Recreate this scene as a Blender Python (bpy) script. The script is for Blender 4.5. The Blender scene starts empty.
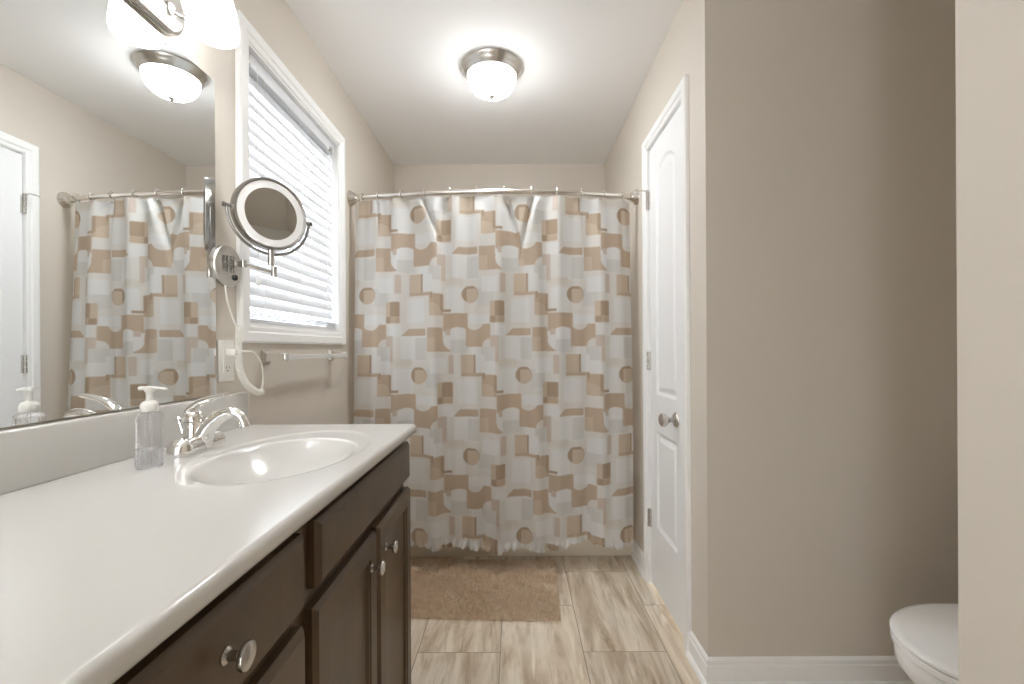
import bpy, bmesh, math, random
import numpy as np
from mathutils import Vector, Matrix
random.seed(7); np.random.seed(7)
SC = bpy.context.scene
COL = SC.collection
PI = math.pi

# ------------------------------------------------------------------ camera, sky, exposure
CAM_H = 1.1255
cam_data = bpy.data.cameras.new('camera')
cam_data.sensor_width = 36.0
cam_data.lens = 450.0 / 1024.0 * 36.0
cam_data.shift_x = -4.1 / 1024.0
cam_data.shift_y = 6.24 / 1024.0
cam_data.clip_start = 0.02
cam = bpy.data.objects.new('camera', cam_data)
COL.objects.link(cam)
cam.matrix_world = (Matrix.Translation((0, 0, CAM_H)) @ Matrix.Rotation(PI / 2, 4, 'X')
                    @ Matrix.Rotation(math.radians(-0.30), 4, 'Z'))
SC.camera = cam

world = bpy.data.worlds.new('sky')
SC.world = world
world.use_nodes = True
bg = world.node_tree.nodes['Background']
bg.inputs['Color'].default_value = (0.93, 0.965, 1.0, 1)
bg.inputs['Strength'].default_value = 3.9

SC.view_settings.view_transform = 'Standard'
SC.view_settings.look = 'None'
SC.view_settings.gamma = 1.0
SC.view_settings.use_curve_mapping = False
SC.view_settings.exposure = 1.13
try:
    SC.cycles.max_bounces = 14
    SC.cycles.diffuse_bounces = 7
    SC.cycles.glossy_bounces = 6
    SC.cycles.transmission_bounces = 10
    SC.cycles.transparent_max_bounces = 16
    SC.cycles.sample_clamp_indirect = 6.0
except Exception:
    pass

SHADE_GLOW, BULB_GLOW = 3.0, 26.0      # vanity light: frosted shades and the bulbs in them
DOME_SIDE, DOME_BOTTOM = 6.5, 50.0      # ceiling light: underside made to glow far more, to limit the ceiling halo

# ------------------------------------------------------------------ room dimensions (metres)
XL, XR = -0.86, 0.635           # left wall, right (closet) wall
YB, YF = 3.20, -1.15            # wall behind the tub, wall behind the viewer
ZC = 2.435
NY0, NY1, NX1 = 0.648, 1.50, 1.62   # toilet alcove

# ------------------------------------------------------------------ materials
def principled(name, color, rough=0.5, metal=0.0, **kw):
    m = bpy.data.materials.new(name); m.use_nodes = True
    p = m.node_tree.nodes['Principled BSDF']
    p.inputs['Base Color'].default_value = (*color, 1)
    p.inputs['Roughness'].default_value = rough
    p.inputs['Metallic'].default_value = metal
    for k, v in kw.items():
        p.inputs[k.replace('_', ' ')].default_value = v
    return m

def srgb(r, g, b):
    f = lambda c: (c / 255 / 12.92) if c / 255 <= 0.04045 else ((c / 255 + 0.055) / 1.055) ** 2.4
    return (f(r), f(g), f(b))

def add_noise_bump(m, scale, strength, dist=0.002, detail=3, stretch=None):
    nt = m.node_tree; p = nt.nodes['Principled BSDF']
    tc = nt.nodes.new('ShaderNodeTexCoord')
    n = nt.nodes.new('ShaderNodeTexNoise'); n.inputs['Scale'].default_value = scale
    n.inputs['Detail'].default_value = detail
    b = nt.nodes.new('ShaderNodeBump'); b.inputs['Strength'].default_value = strength
    b.inputs['Distance'].default_value = dist
    if stretch:
        mp = nt.nodes.new('ShaderNodeMapping'); mp.inputs['Scale'].default_value = stretch
        nt.links.new(tc.outputs['Object'], mp.inputs['Vector']); nt.links.new(mp.outputs['Vector'], n.inputs['Vector'])
    else:
        nt.links.new(tc.outputs['Object'], n.inputs['Vector'])
    nt.links.new(n.outputs['Fac'], b.inputs['Height'])
    nt.links.new(b.outputs['Normal'], p.inputs['Normal'])
    return n, tc

M = {}
M['wall'] = principled('beige_wall_paint', srgb(214, 206, 195), 0.55)
add_noise_bump(M['wall'], 260, 0.12, 0.001)
M['ceiling'] = principled('white_ceiling_paint', srgb(246, 245, 244), 0.8)
add_noise_bump(M['ceiling'], 180, 0.15, 0.001)
M['trim'] = principled('white_trim_paint', srgb(245, 245, 244), 0.35)
M['door'] = principled('white_door_paint', srgb(246, 247, 248), 0.35)
M['porcelain'] = principled('white_porcelain', srgb(249, 249, 249), 0.12)
M['tub'] = principled('almond_tub_enamel', srgb(226, 217, 202), 0.2)
M['marble'] = principled('white_cultured_marble', srgb(208, 206, 202), 0.15)
M['chrome'] = principled('chrome', (0.86, 0.85, 0.83), 0.06, 1.0)
M['nickel'] = principled('brushed_nickel', (0.62, 0.60, 0.57), 0.27, 1.0)
M['grey_nickel'] = principled('grey_nickel', (0.40, 0.39, 0.38), 0.25, 1.0)
M['rodmetal'] = principled('satin_nickel_rod', (0.74, 0.70, 0.65), 0.18, 1.0)
M['dark_metal'] = principled('dark_slot_metal', (0.08, 0.08, 0.08), 0.4, 0.6)
M['mirror'] = principled('silvered_glass', (0.90, 0.92, 0.92), 0.0, 1.0)
M['mirror_edge'] = principled('mirror_edge', (0.12, 0.13, 0.12), 0.3, 0.5)
M['plastic'] = principled('white_plastic', srgb(240, 238, 232), 0.35)
M['cord'] = principled('white_vinyl_cord', srgb(238, 235, 228), 0.4)
M['black'] = principled('black_plastic', (0.01, 0.01, 0.012), 0.3)
M['ink'] = principled('dark_print', (0.03, 0.028, 0.025), 0.6)
M['blind'] = principled('white_blind_slat', srgb(222, 223, 225), 0.4)
M['rubber'] = principled('white_rubber_tip', srgb(225, 223, 218), 0.6)
M['grey_slot'] = principled('socket_slot', (0.05, 0.05, 0.05), 0.6)

# slats let some daylight through
nt = M['blind'].node_tree; p = nt.nodes['Principled BSDF']; out = nt.nodes['Material Output']
tr = nt.nodes.new('ShaderNodeBsdfTranslucent'); tr.inputs['Color'].default_value = (0.95, 0.97, 1, 1)
mx = nt.nodes.new('ShaderNodeMixShader'); mx.inputs['Fac'].default_value = 0.11
nt.links.new(p.outputs[0], mx.inputs[1]); nt.links.new(tr.outputs[0], mx.inputs[2]); nt.links.new(mx.outputs[0], out.inputs['Surface'])

def glow(name, color, strength):
    m = principled(name, (0.9, 0.9, 0.88), 0.25)
    p = m.node_tree.nodes['Principled BSDF']
    p.inputs['Emission Color'].default_value = (*color, 1)
    p.inputs['Emission Strength'].default_value = strength
    return m
M['shade'] = glow('lit_frosted_glass', (0.97, 0.985, 1.0), SHADE_GLOW)
M['bulb'] = glow('lit_bulb', (0.96, 0.98, 1.0), BULB_GLOW)
M['dome'] = glow('lit_dome_glass', (0.95, 0.98, 1.0), DOME_SIDE)
nt = M['dome'].node_tree; g_ = nt.nodes.new('ShaderNodeNewGeometry'); sp_ = nt.nodes.new('ShaderNodeSeparateXYZ')
mr = nt.nodes.new('ShaderNodeMapRange'); mr.inputs['From Min'].default_value = -0.35; mr.inputs['From Max'].default_value = -1.0
mr.inputs['To Min'].default_value = DOME_SIDE; mr.inputs['To Max'].default_value = DOME_BOTTOM
nt.links.new(g_.outputs['Normal'], sp_.inputs[0]); nt.links.new(sp_.outputs['Z'], mr.inputs['Value'])
nt.links.new(mr.outputs['Result'], nt.nodes['Principled BSDF'].inputs['Emission Strength'])
M['light_ring'] = principled('frosted_light_ring', srgb(245, 245, 244), 0.3)

# clear glass and clear soap
def clear(name, tint, ior, mixfac):
    m = bpy.data.materials.new(name); m.use_nodes = True; nt = m.node_tree
    p = nt.nodes['Principled BSDF']; out = nt.nodes['Material Output']
    p.inputs['Base Color'].default_value = (*tint, 1); p.inputs['Roughness'].default_value = 0.02
    p.inputs['Transmission Weight'].default_value = 1.0; p.inputs['IOR'].default_value = ior
    t = nt.nodes.new('ShaderNodeBsdfTransparent'); t.inputs['Color'].default_value = (*tint, 1)
    mx = nt.nodes.new('ShaderNodeMixShader'); mx.inputs['Fac'].default_value = mixfac
    nt.links.new(p.outputs[0], mx.inputs[1]); nt.links.new(t.outputs[0], mx.inputs[2]); nt.links.new(mx.outputs[0], out.inputs['Surface'])
    return m
M['bottle'] = clear('clear_bottle_plastic', (0.97, 0.97, 0.98), 1.35, 0.35)
M['soap'] = clear('clear_liquid_soap', (0.93, 0.93, 0.95), 1.33, 0.5)
M['pane'] = clear('window_glass', (0.97, 0.98, 0.99), 1.02, 0.8)

# espresso wood
def wood():
    m = principled('espresso_wood', srgb(74, 54, 38), 0.33)
    nt = m.node_tree; p = nt.nodes['Principled BSDF']
    tc = nt.nodes.new('ShaderNodeTexCoord')
    mp = nt.nodes.new('ShaderNodeMapping'); mp.inputs['Scale'].default_value = (30, 26, 3)
    n = nt.nodes.new('ShaderNodeTexNoise'); n.inputs['Scale'].default_value = 1.0; n.inputs['Detail'].default_value = 6; n.inputs['Distortion'].default_value = 0.6
    n2 = nt.nodes.new('ShaderNodeTexNoise'); n2.inputs['Scale'].default_value = 7; n2.inputs['Detail'].default_value = 2
    mixn = nt.nodes.new('ShaderNodeMath'); mixn.operation = 'MULTIPLY_ADD'; mixn.inputs[1].default_value = 0.5
    r = nt.nodes.new('ShaderNodeValToRGB')
    r.color_ramp.elements[0].position = 0.45; r.color_ramp.elements[0].color = (*srgb(70, 53, 36), 1)
    r.color_ramp.elements[1].position = 1.05; r.color_ramp.elements[1].color = (*srgb(94, 75, 52), 1)
    L = nt.links.new
    L(tc.outputs['Object'], mp.inputs['Vector']); L(mp.outputs['Vector'], n.inputs['Vector']); L(tc.outputs['Object'], n2.inputs['Vector'])
    L(n.outputs['Fac'], mixn.inputs[0]); L(n2.outputs['Fac'], mixn.inputs[2]); L(mixn.outputs[0], r.inputs['Fac']); L(r.outputs['Color'], p.inputs['Base Color'])
    return m
M['wood'] = wood()

# travertine plank tile: 0.6 x 0.307 m, running bond, long side along the room
def tile():
    m = principled('travertine_tile', (0.6, 0.5, 0.4), 0.28)
    nt = m.node_tree; p = nt.nodes['Principled BSDF']; L = nt.links.new
    N = nt.nodes.new
    geo = N('ShaderNodeNewGeometry'); sep = N('ShaderNodeSeparateXYZ'); L(geo.outputs['Position'], sep.inputs[0])
    ax = N('ShaderNodeMath'); ax.operation = 'ADD'; ax.inputs[1].default_value = -1.666 + 6.3 ; L(sep.outputs['Y'], ax.inputs[0])
    ay = N('ShaderNodeMath'); ay.operation = 'ADD'; ay.inputs[1].default_value = -0.243 + 3.07; L(sep.outputs['X'], ay.inputs[0])
    cb = N('ShaderNodeCombineXYZ'); L(ax.outputs[0], cb.inputs['X']); L(ay.outputs[0], cb.inputs['Y'])
    br = N('ShaderNodeTexBrick'); L(cb.outputs[0], br.inputs['Vector'])
    br.offset = 0.5; br.offset_frequency = 2
    br.inputs['Scale'].default_value = 1.0
    br.inputs['Brick Width'].default_value = 0.6; br.inputs['Row Height'].default_value = 0.307
    br.inputs['Mortar Size'].default_value = 0.0016; br.inputs['Mortar Smooth'].default_value = 0.1
    br.inputs['Color1'].default_value = (0, 0, 0, 1); br.inputs['Color2'].default_value = (1, 1, 1, 1)
    br.inputs['Mortar'].default_value = (0.5, 0.5, 0.5, 1); br.inputs['Bias'].default_value = 0
    rnd = N('ShaderNodeSeparateColor'); L(br.outputs['Color'], rnd.inputs[0])
    # every tile looks at its own piece of stone
    sh = N('ShaderNodeVectorMath'); sh.operation = 'MULTIPLY_ADD'
    sh.inputs[1].default_value = (17.0, 9.0, 5.0); L(br.outputs['Color'], sh.inputs[0]); L(geo.outputs['Position'], sh.inputs[2])
    mp = N('ShaderNodeMapping'); mp.inputs['Scale'].default_value = (9.0, 1.5, 1.0); mp.inputs['Rotation'].default_value = (0, 0, 0.12)
    L(sh.outputs[0], mp.inputs['Vector'])
    n1 = N('ShaderNodeTexNoise'); n1.inputs['Scale'].default_value = 1.0; n1.inputs['Detail'].default_value = 7; n1.inputs['Distortion'].default_value = 1.4; n1.inputs['Roughness'].default_value = 0.62
    L(mp.outputs[0], n1.inputs['Vector'])
    mp2 = N('ShaderNodeMapping'); mp2.inputs['Scale'].default_value = (26.0, 2.6, 1.0); mp2.inputs['Rotation'].default_value = (0, 0, -0.10)
    L(sh.outputs[0], mp2.inputs['Vector'])
    n2 = N('ShaderNodeTexNoise'); n2.inputs['Scale'].default_value = 1.0; n2.inputs['Detail'].default_value = 5; n2.inputs['Distortion'].default_value = 2.0
    L(mp2.outputs[0], n2.inputs['Vector'])
    r1 = N('ShaderNodeValToRGB'); e = r1.color_ramp.elements
    e[0].position = 0.30; e[0].color = (*srgb(172, 150, 124), 1)
    e[1].position = 0.72; e[1].color = (*srgb(234, 224, 208), 1)
    x = e.new(0.45); x.color = (*srgb(208, 192, 170), 1)
    x = e.new(0.56); x.color = (*srgb(226, 214, 196), 1)
    L(n1.outputs['Fac'], r1.inputs['Fac'])
    r2 = N('ShaderNodeValToRGB'); e = r2.color_ramp.elements
    e[0].position = 0.33; e[0].color = (0.62, 0.58, 0.52, 1); e[1].position = 0.47; e[1].color = (1, 1, 1, 1)
    L(n2.outputs['Fac'], r2.inputs['Fac'])
    mul = N('ShaderNodeMix'); mul.data_type = 'RGBA'; mul.blend_type = 'MULTIPLY'; mul.inputs['Factor'].default_value = 0.5
    L(r1.outputs['Color'], mul.inputs[6]); L(r2.outputs['Color'], mul.inputs[7])
    mp3 = N('ShaderNodeMapping'); mp3.inputs['Scale'].default_value = (34.0, 3.4, 1.0); mp3.inputs['Rotation'].default_value = (0, 0, 0.25)
    L(sh.outputs[0], mp3.inputs['Vector'])
    n3 = N('ShaderNodeTexNoise'); n3.inputs['Scale'].default_value = 1.0; n3.inputs['Detail'].default_value = 6; n3.inputs['Distortion'].default_value = 1.0
    L(mp3.outputs[0], n3.inputs['Vector'])
    r3 = N('ShaderNodeValToRGB'); e = r3.color_ramp.elements
    e[0].position = 0.55; e[0].color = (0, 0, 0, 1); e[1].position = 0.72; e[1].color = (0.8, 0.8, 0.8, 1)
    L(n3.outputs['Fac'], r3.inputs['Fac'])
    lt = N('ShaderNodeMix'); lt.data_type = 'RGBA'; L(r3.outputs['Color'], lt.inputs['Factor']); L(mul.outputs[2], lt.inputs[6]); lt.inputs[7].default_value = (*srgb(240, 231, 216), 1)
    tone = N('ShaderNodeMapRange'); tone.inputs['To Min'].default_value = 0.88; tone.inputs['To Max'].default_value = 1.08
    L(rnd.outputs[0], tone.inputs['Value'])
    hsv = N('ShaderNodeHueSaturation'); L(tone.outputs[0], hsv.inputs['Value']); L(lt.outputs[2], hsv.inputs['Color'])
    g = N('ShaderNodeMix'); g.data_type = 'RGBA'; L(br.outputs['Fac'], g.inputs['Factor']); L(hsv.outputs[0], g.inputs[6])
    g.inputs[7].default_value = (*srgb(150, 132, 110), 1)
    L(g.outputs[2], p.inputs['Base Color'])
    bmp = N('ShaderNodeBump'); bmp.inputs['Strength'].default_value = 0.5; bmp.inputs['Distance'].default_value = 0.001; bmp.invert = True
    L(br.outputs['Fac'], bmp.inputs['Height']); L(bmp.outputs[0], p.inputs['Normal'])
    return m
M['tile'] = tile()

def rugmat():
    m = principled('taupe_rug_pile', srgb(176, 146, 122), 0.95)
    nt = m.node_tree; p = nt.nodes['Principled BSDF']; L = nt.links.new
    geo = nt.nodes.new('ShaderNodeNewGeometry')
    n = nt.nodes.new('ShaderNodeTexNoise'); n.inputs['Scale'].default_value = 55; n.inputs['Detail'].default_value = 5
    r = nt.nodes.new('ShaderNodeValToRGB'); e = r.color_ramp.elements
    e[0].position = 0.3; e[0].color = (*srgb(222, 202, 179), 1); e[1].position = 0.7; e[1].color = (*srgb(243, 229, 208), 1)
    L(geo.outputs['Position'], n.inputs['Vector']); L(n.outputs['Fac'], r.inputs['Fac']); L(r.outputs[0], p.inputs['Base Color'])
    return m
M['rug'] = rugmat()

def curtainmat():
    m = principled('printed_curtain_cloth', (0.8, 0.8, 0.8), 0.8)
    nt = m.node_tree; p = nt.nodes['Principled BSDF']; out = nt.nodes['Material Output']; L = nt.links.new
    a = nt.nodes.new('ShaderNodeAttribute'); a.attribute_name = 'print'
    L(a.outputs['Color'], p.inputs['Base Color'])
    t = nt.nodes.new('ShaderNodeBsdfTranslucent'); L(a.outputs['Color'], t.inputs['Color'])
    mx = nt.nodes.new('ShaderNodeMixShader'); mx.inputs['Fac'].default_value = 0.25
    L(p.outputs[0], mx.inputs[1]); L(t.outputs[0], mx.inputs[2]); L(mx.outputs[0], out.inputs['Surface'])
    return m
M['curtain'] = curtainmat()

# ------------------------------------------------------------------ mesh helpers
class MB:
    """collects shapes in world coordinates, then becomes ONE mesh object"""
    def __init__(s): s.bm = bmesh.new()
    def box(s, x0, x1, y0, y1, z0, z1, bevel=0.0, seg=2):
        vs = [s.bm.verts.new((x, y, z)) for x in (x0, x1) for y in (y0, y1) for z in (z0, z1)]
        idx = [(0, 1, 3, 2), (4, 6, 7, 5), (0, 4, 5, 1), (2, 3, 7, 6), (0, 2, 6, 4), (1, 5, 7, 3)]
        fs = [s.bm.faces.new([vs[i] for i in f]) for f in idx]
        if bevel > 0:
            ed = list({e for f in fs for e in f.edges})
            bmesh.ops.bevel(s.bm, geom=ed, offset=bevel, segments=seg, profile=0.5, affect='EDGES')
        return s
    def quad(s, a, b, c, d):
        s.bm.faces.new([s.bm.verts.new(v) for v in (a, b, c, d)]); return s
    def rings(s, rings, cap0=True, cap1=True, closed=True):
        R = [[s.bm.verts.new(v) for v in r] for r in rings]
        n = len(R[0])
        for i in range(len(R) - 1):
            for j in range(n if closed else n - 1):
                k = (j + 1) % n
                s.bm.faces.new((R[i][j], R[i][k], R[i + 1][k], R[i + 1][j]))
        if cap0 and closed: s.bm.faces.new(R[0][::-1])
        if cap1 and closed: s.bm.faces.new(R[-1])
        return s
    def tube(s, path, r, seg=12, closed=False, flat=1.0, up=None):
        P = [Vector(p) for p in path]; n = len(P)
        rad = r if isinstance(r, (list, tuple)) else [r] * n
        T = []
        for i in range(n):
            if closed: t = P[(i + 1) % n] - P[i - 1]
            else: t = P[min(i + 1, n - 1)] - P[max(i - 1, 0)]
            T.append(t.normalized())
        a = Vector(up) if up else (Vector((0, 0, 1)) if abs(T[0].z) < 0.9 else Vector((1, 0, 0)))
        nrm = (a - T[0] * a.dot(T[0])).normalized()
        rings = []
        for i in range(n):
            nrm = (nrm - T[i] * nrm.dot(T[i])).normalized()
            bn = T[i].cross(nrm)
            rings.append([P[i] + (nrm * math.cos(q) * flat + bn * math.sin(q)) * rad[i] for q in [2 * PI * k / seg for k in range(seg)]])
        if closed:
            R = [[s.bm.verts.new(v) for v in rr] for rr in rings]
            for i in range(n):
                for j in range(seg):
                    k = (j + 1) % seg; i2 = (i + 1) % n
                    s.bm.faces.new((R[i][j], R[i][k], R[i2][k], R[i2][j]))
        else:
            s.rings(rings)
        return s
    def lathe(s, prof, origin, axis=(0, 0, 1), seg=32, cap0=True, cap1=True):
        ax = Vector(axis).normalized(); o = Vector(origin)
        a = Vector((0, 0, 1)) if abs(ax.z) < 0.9 else Vector((1, 0, 0))
        u = (a - ax * a.dot(ax)).normalized(); v = ax.cross(u)
        rings = [[o + ax * hh + (u * math.cos(q) + v * math.sin(q)) * max(rr, 1e-5) for q in [2 * PI * k / seg for k in range(seg)]] for rr, hh in prof]
        return s.rings(rings, cap0, cap1)
    def build(s, name, mat, parent=None, smooth=True, angle=40, loc=(0, 0, 0), recalc=True):
        if recalc: bmesh.ops.recalc_face_normals(s.bm, faces=s.bm.faces)
        root = parent
        base = Vector(loc)
        if parent is not None:
            while root.parent is not None: root = root.parent
            base = root.location.copy()
        for v in s.bm.verts: v.co -= base
        me = bpy.data.meshes.new(name); s.bm.to_mesh(me); s.bm.free()
        me.materials.append(M[mat] if isinstance(mat, str) else mat)
        if smooth:
            me.shade_smooth()
            me.set_sharp_from_angle(angle=math.radians(angle))
        o = bpy.data.objects.new(name, me); COL.objects.link(o)
        if parent is None: o.location = base
        else: o.parent = parent
        return o

def tag(o, label=None, cat=None, group=None, kind=None):
    if label: o['label'] = label
    if cat: o['category'] = cat
    if group: o['group'] = group
    if kind: o['kind'] = kind
    return o
def thing(name, loc, label, cat, group=None):
    o = bpy.data.objects.new(name, None); COL.objects.link(o); o.location = loc; o.empty_display_size = 0.05
    return tag(o, label, cat, group)
def structure(o, label, cat):
    return tag(o, label, cat, kind='structure')

def bez(pts, n=24):
    """smooth Catmull-Rom path through points"""
    P = [Vector(p) for p in pts]; P = [P[0] * 2 - P[1]] + P + [P[-1] * 2 - P[-2]]
    out = []; seg = len(P) - 3
    for i in range(seg):
        k = max(2, n // seg)
        for j in range(k):
            t = j / k; a, b, c, d = P[i:i + 4]
            out.append(0.5 * ((2 * b) + (c - a) * t + (2 * a - 5 * b + 4 * c - d) * t * t + (3 * b - 3 * c + d - a) * t ** 3))
    out.append(P[-2]); return out

# ------------------------------------------------------------------ the room shell
T = 0.10
structure(MB().box(XL - 0.2, NX1 + 0.1, YF - 0.1, YB + 0.1, -0.1, 0).build('floor', 'tile', smooth=False), 'beige veined stone plank tile floor', 'floor')
structure(MB().box(XL - 0.2, NX1 + 0.1, YF - 0.1, YB + 0.1, ZC, ZC + 0.1).build('ceiling', 'ceiling', smooth=False), 'smooth white painted ceiling', 'ceiling')

WY0, WY1, WZ0, WZ1 = 1.442, 2.182, 1.204, 2.116     # window opening
TW = 0.16                                            # left wall thickness
b = MB()
b.box(XL - TW, XL, YF, WY0, 0, ZC); b.box(XL - TW, XL, WY1, YB, 0, ZC)
b.box(XL - TW, XL, WY0, WY1, 0, WZ0); b.box(XL - TW, XL, WY0, WY1, WZ1, ZC)
structure(b.build('wall_left', 'wall', smooth=False), 'beige painted wall with the mirror and the window', 'wall')
structure(MB().box(XL - TW, NX1 + 0.1, YB, YB + T, 0, ZC).build('wall_back', 'wall', smooth=False), 'beige wall behind the bathtub above the curtain rod', 'wall')

DY0, DY1, DZ1 = 1.699, 2.147, 2.065                 # closet door opening
b = MB()
b.box(XR, XR + T, NY1, DY0, 0, ZC); b.box(XR, XR + T, DY1, YB, 0, ZC); b.box(XR, XR + T, DY0, DY1, DZ1, ZC)
structure(b.build('wall_right', 'wall', smooth=False), 'beige wall around the white closet door', 'wall')
structure(MB().box(XR + T, NX1 + T, NY1, NY1 + T, 0, ZC).build('wall_alcove_far', 'wall', smooth=False), 'shaded tan wall of the toilet alcove facing the viewer', 'wall')
structure(MB().box(NX1, NX1 + T, NY0 - T, NY1, 0, ZC).build('wall_alcove_end', 'wall', smooth=False), 'beige alcove wall behind the toilet tank', 'wall')
b = MB().box(XR, XR + T, YF, NY0, 0, ZC); b.box(XR + T, NX1, NY0 - T, NY0, 0, ZC)
structure(b.build('wall_partition', 'wall', smooth=False), 'pale beige partition wall at the right edge in front of the toilet', 'wall')
b = MB()
b.box(XL, -0.80, YF - T, YF, 0, ZC); b.box(-0.42, XR, YF - T, YF, 0, ZC); b.box(-0.80, -0.42, YF - T, YF, 2.08, ZC)  # unseen opening, placed and sized to let sky light into the room
structure(b.build('wall_front', 'wall', smooth=False), 'beige wall with an added light opening opposite the tub', 'wall')

# ---- baseboards (ogee top)
BB = [(0.0, 0.0), (0.022, 0.0), (0.0215, 0.006), (0.019, 0.012), (0.0145, 0.017), (0.011, 0.018), (0.011, 0.068), (0.0065, 0.072), (0.0085, 0.076), (0.0085, 0.086), (0.003, 0.093), (0.0, 0.094)]
def baseboard(name, path, label):
    """path: floor points with the room on the left-hand side of travel; profile is mitred at corners"""
    P = [Vector((x, y)) for x, y in path]; n = len(P); rings = []
    for i in range(n):
        d0 = (P[i] - P[i - 1]).normalized() if i > 0 else (P[1] - P[0]).normalized()
        d1 = (P[i + 1] - P[i]).normalized() if i < n - 1 else d0
        n0 = Vector((-d0.y, d0.x)); n1 = Vector((-d1.y, d1.x)); m = (n0 + n1).normalized(); m /= max(0.3, m.dot(n0))
        rings.append([(P[i].x + m.x * t, P[i].y + m.y * t, z) for t, z in BB])
    structure(MB().rings(rings).build(name, 'trim', angle=25), label, 'baseboard')
baseboard('baseboard_right', [(NX1, NY1), (XR, NY1), (XR, 1.642)], 'white baseboard around the alcove corner beside the closet door')
baseboard('baseboard_tub', [(XR, 2.203), (XR, 2.43)], 'short white baseboard between closet door and tub')
baseboard('baseboard_left', [(XL, 2.43), (XL, 1.40)], 'white baseboard on the left wall past the vanity')
baseboard('baseboard_alcove', [(NX1, NY0), (NX1, NY1)], 'white baseboard behind the toilet')
baseboard('baseboard_partition', [(XR, YF), (XR, NY0), (NX1, NY0)][::-1], 'white baseboard along the partition wall')

# ---- casing frame helper: colonial profile swept round a rectangle in a plane x = const
CAS = [(0.0, 0.0), (0.0, 0.008), (0.006, 0.011), (0.018, 0.011), (0.024, 0.016), (0.050, 0.017), (0.057, 0.013), (0.057, 0.0)]  # (distance out from opening, projection)
def casing(b, wall_x, sgn, y0, y1, z0, z1, open_bottom=False):
    def ring(cy, cz, dy, dz): return [(wall_x + sgn * pr, cy + dy * o, cz + dz * o) for o, pr in CAS]
    c = [ring(y0, z0, -1, 0 if open_bottom else -1), ring(y0, z1, -1, 1), ring(y1, z1, 1, 1), ring(y1, z0, 1, 0 if open_bottom else -1)]
    if open_bottom: b.rings(c)
    else: b.rings(c + [c[0]], False, False)
    return b

# ---- window
win = bpy.data.objects.new('window_1', None); COL.objects.link(win); win.location = (XL, (WY0 + WY1) / 2, WZ0)
structure(win, 'white cased window covered by a white slatted blind', 'window')
b = casing(MB(), XL, 1, WY0, WY1, WZ0, WZ1); b.build('window_casing', 'trim', win, angle=20)
b = MB()                                             # jambs lining the opening
j = 0.008
b.box(XL - TW, XL + 0.004, WY0 - 0.001, WY0 + j, WZ0, WZ1); b.box(XL - TW, XL + 0.004, WY1 - j, WY1 + 0.001, WZ0, WZ1)
b.box(XL - TW, XL + 0.004, WY0, WY1, WZ1 - j, WZ1 + 0.001); b.box(XL - TW, XL + 0.006, WY0, WY1, WZ0 - 0.001, WZ0 + j)
b.build('window_jamb', 'trim', win, smooth=False)
def sash(z0, z1, x, nm):
    b = MB(); w = 0.032; y0, y1 = WY0 + j, WY1 - j
    b.box(x - .014, x + .014, y0, y0 + w, z0, z1); b.box(x - .014, x + .014, y1 - w, y1, z0, z1)
    b.box(x - .014, x + .014, y0 + w, y1 - w, z0, z0 + w); b.box(x - .014, x + .014, y0 + w, y1 - w, z1 - w, z1)
    s = b.build('window_sash', 'trim', win, smooth=False)
    MB().box(x - .003, x + .003, y0 + w, y1 - w, z0 + w, z1 - w).build('window_pane', 'pane', s, smooth=False)
sash(WZ0 + j, 1.672, XL - 0.105, 'lower'); sash(1.642, WZ1 - j, XL - 0.135, 'upper')

# ---- blind hung in the opening
BX = XL - 0.034
bl = thing('window_blind', (BX, (WY0 + WY1) / 2, WZ0 + 0.01), 'white two inch slatted blind closed over the window', 'blind')
by0, by1 = WY0 + 0.014, WY1 - 0.012
MB().box(BX - 0.026, BX + 0.022, by0, by1, WZ1 - 0.055, WZ1 - 0.009, 0.003).build('headrail', 'blind', bl)
b = MB()
ztop, zlow, pitch = WZ1 - 0.078, WZ0 + 0.070, 0.0415
ns = int((ztop - zlow) / pitch) + 1
def slat(b, zc, tilt, w=0.050, th=0.0026):
    c, s_ = math.cos(tilt), math.sin(tilt); prof = []
    for k in range(7):
        t = -w / 2 + w * k / 6; crown = 0.0022 * (1 - (2 * k / 6 - 1) ** 2); prof.append((t, crown + th / 2))
    prof += [(t, cr - th) for t, cr in prof[::-1]]
    # room-side edge hangs low
    ring = lambda y: [(BX + t * c + h_ * s_, y, zc - t * s_ + h_ * c) for t, h_ in prof]
    b.rings([ring(by0), ring(by1)])
for k in range(ns): slat(b, ztop - k * pitch, math.radians(66))
for k in range(3): slat(b, WZ0 + 0.048 - k * 0.0075, math.radians(4))
b.build('slats', 'blind', bl, angle=35)
MB().box(BX - 0.025, BX + 0.025, by0, by1, WZ0 + 0.009, WZ0 + 0.024, 0.004).build('bottom_rail', 'blind', bl)
b = MB()
for y in (by0 + 0.10, (by0 + by1) / 2, by1 - 0.10):
    b.tube([(BX + 0.0285, y, WZ1 - 0.05), (BX + 0.0285, y, WZ0 + 0.02)], 0.0009, 5)
    b.tube([(BX - 0.0285, y, WZ1 - 0.05), (BX - 0.0285, y, WZ0 + 0.02)], 0.0009, 5)
b.build('ladder_cord', 'cord', bl)
b = MB().tube([(BX + 0.030, by0 + 0.055, WZ1 - 0.05), (BX + 0.031, by0 + 0.055, 1.372)], 0.0011, 6)
pc = b.build('pull_cord', 'cord', bl)
MB().lathe([(0.002, 0), (0.006, -0.012), (0.0075, -0.030), (0.004, -0.034)], (BX + 0.031, by0 + 0.055, 1.374), (0, 0, 1), 12).build('tassel', 'plastic', pc)
b = MB().box(BX + 0.018, BX + 0.028, by0 + 0.004, by0 + 0.020, WZ1 - 0.058, WZ1 - 0.020, 0.001); b.build('mounting_bracket', 'nickel', bl)
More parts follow.
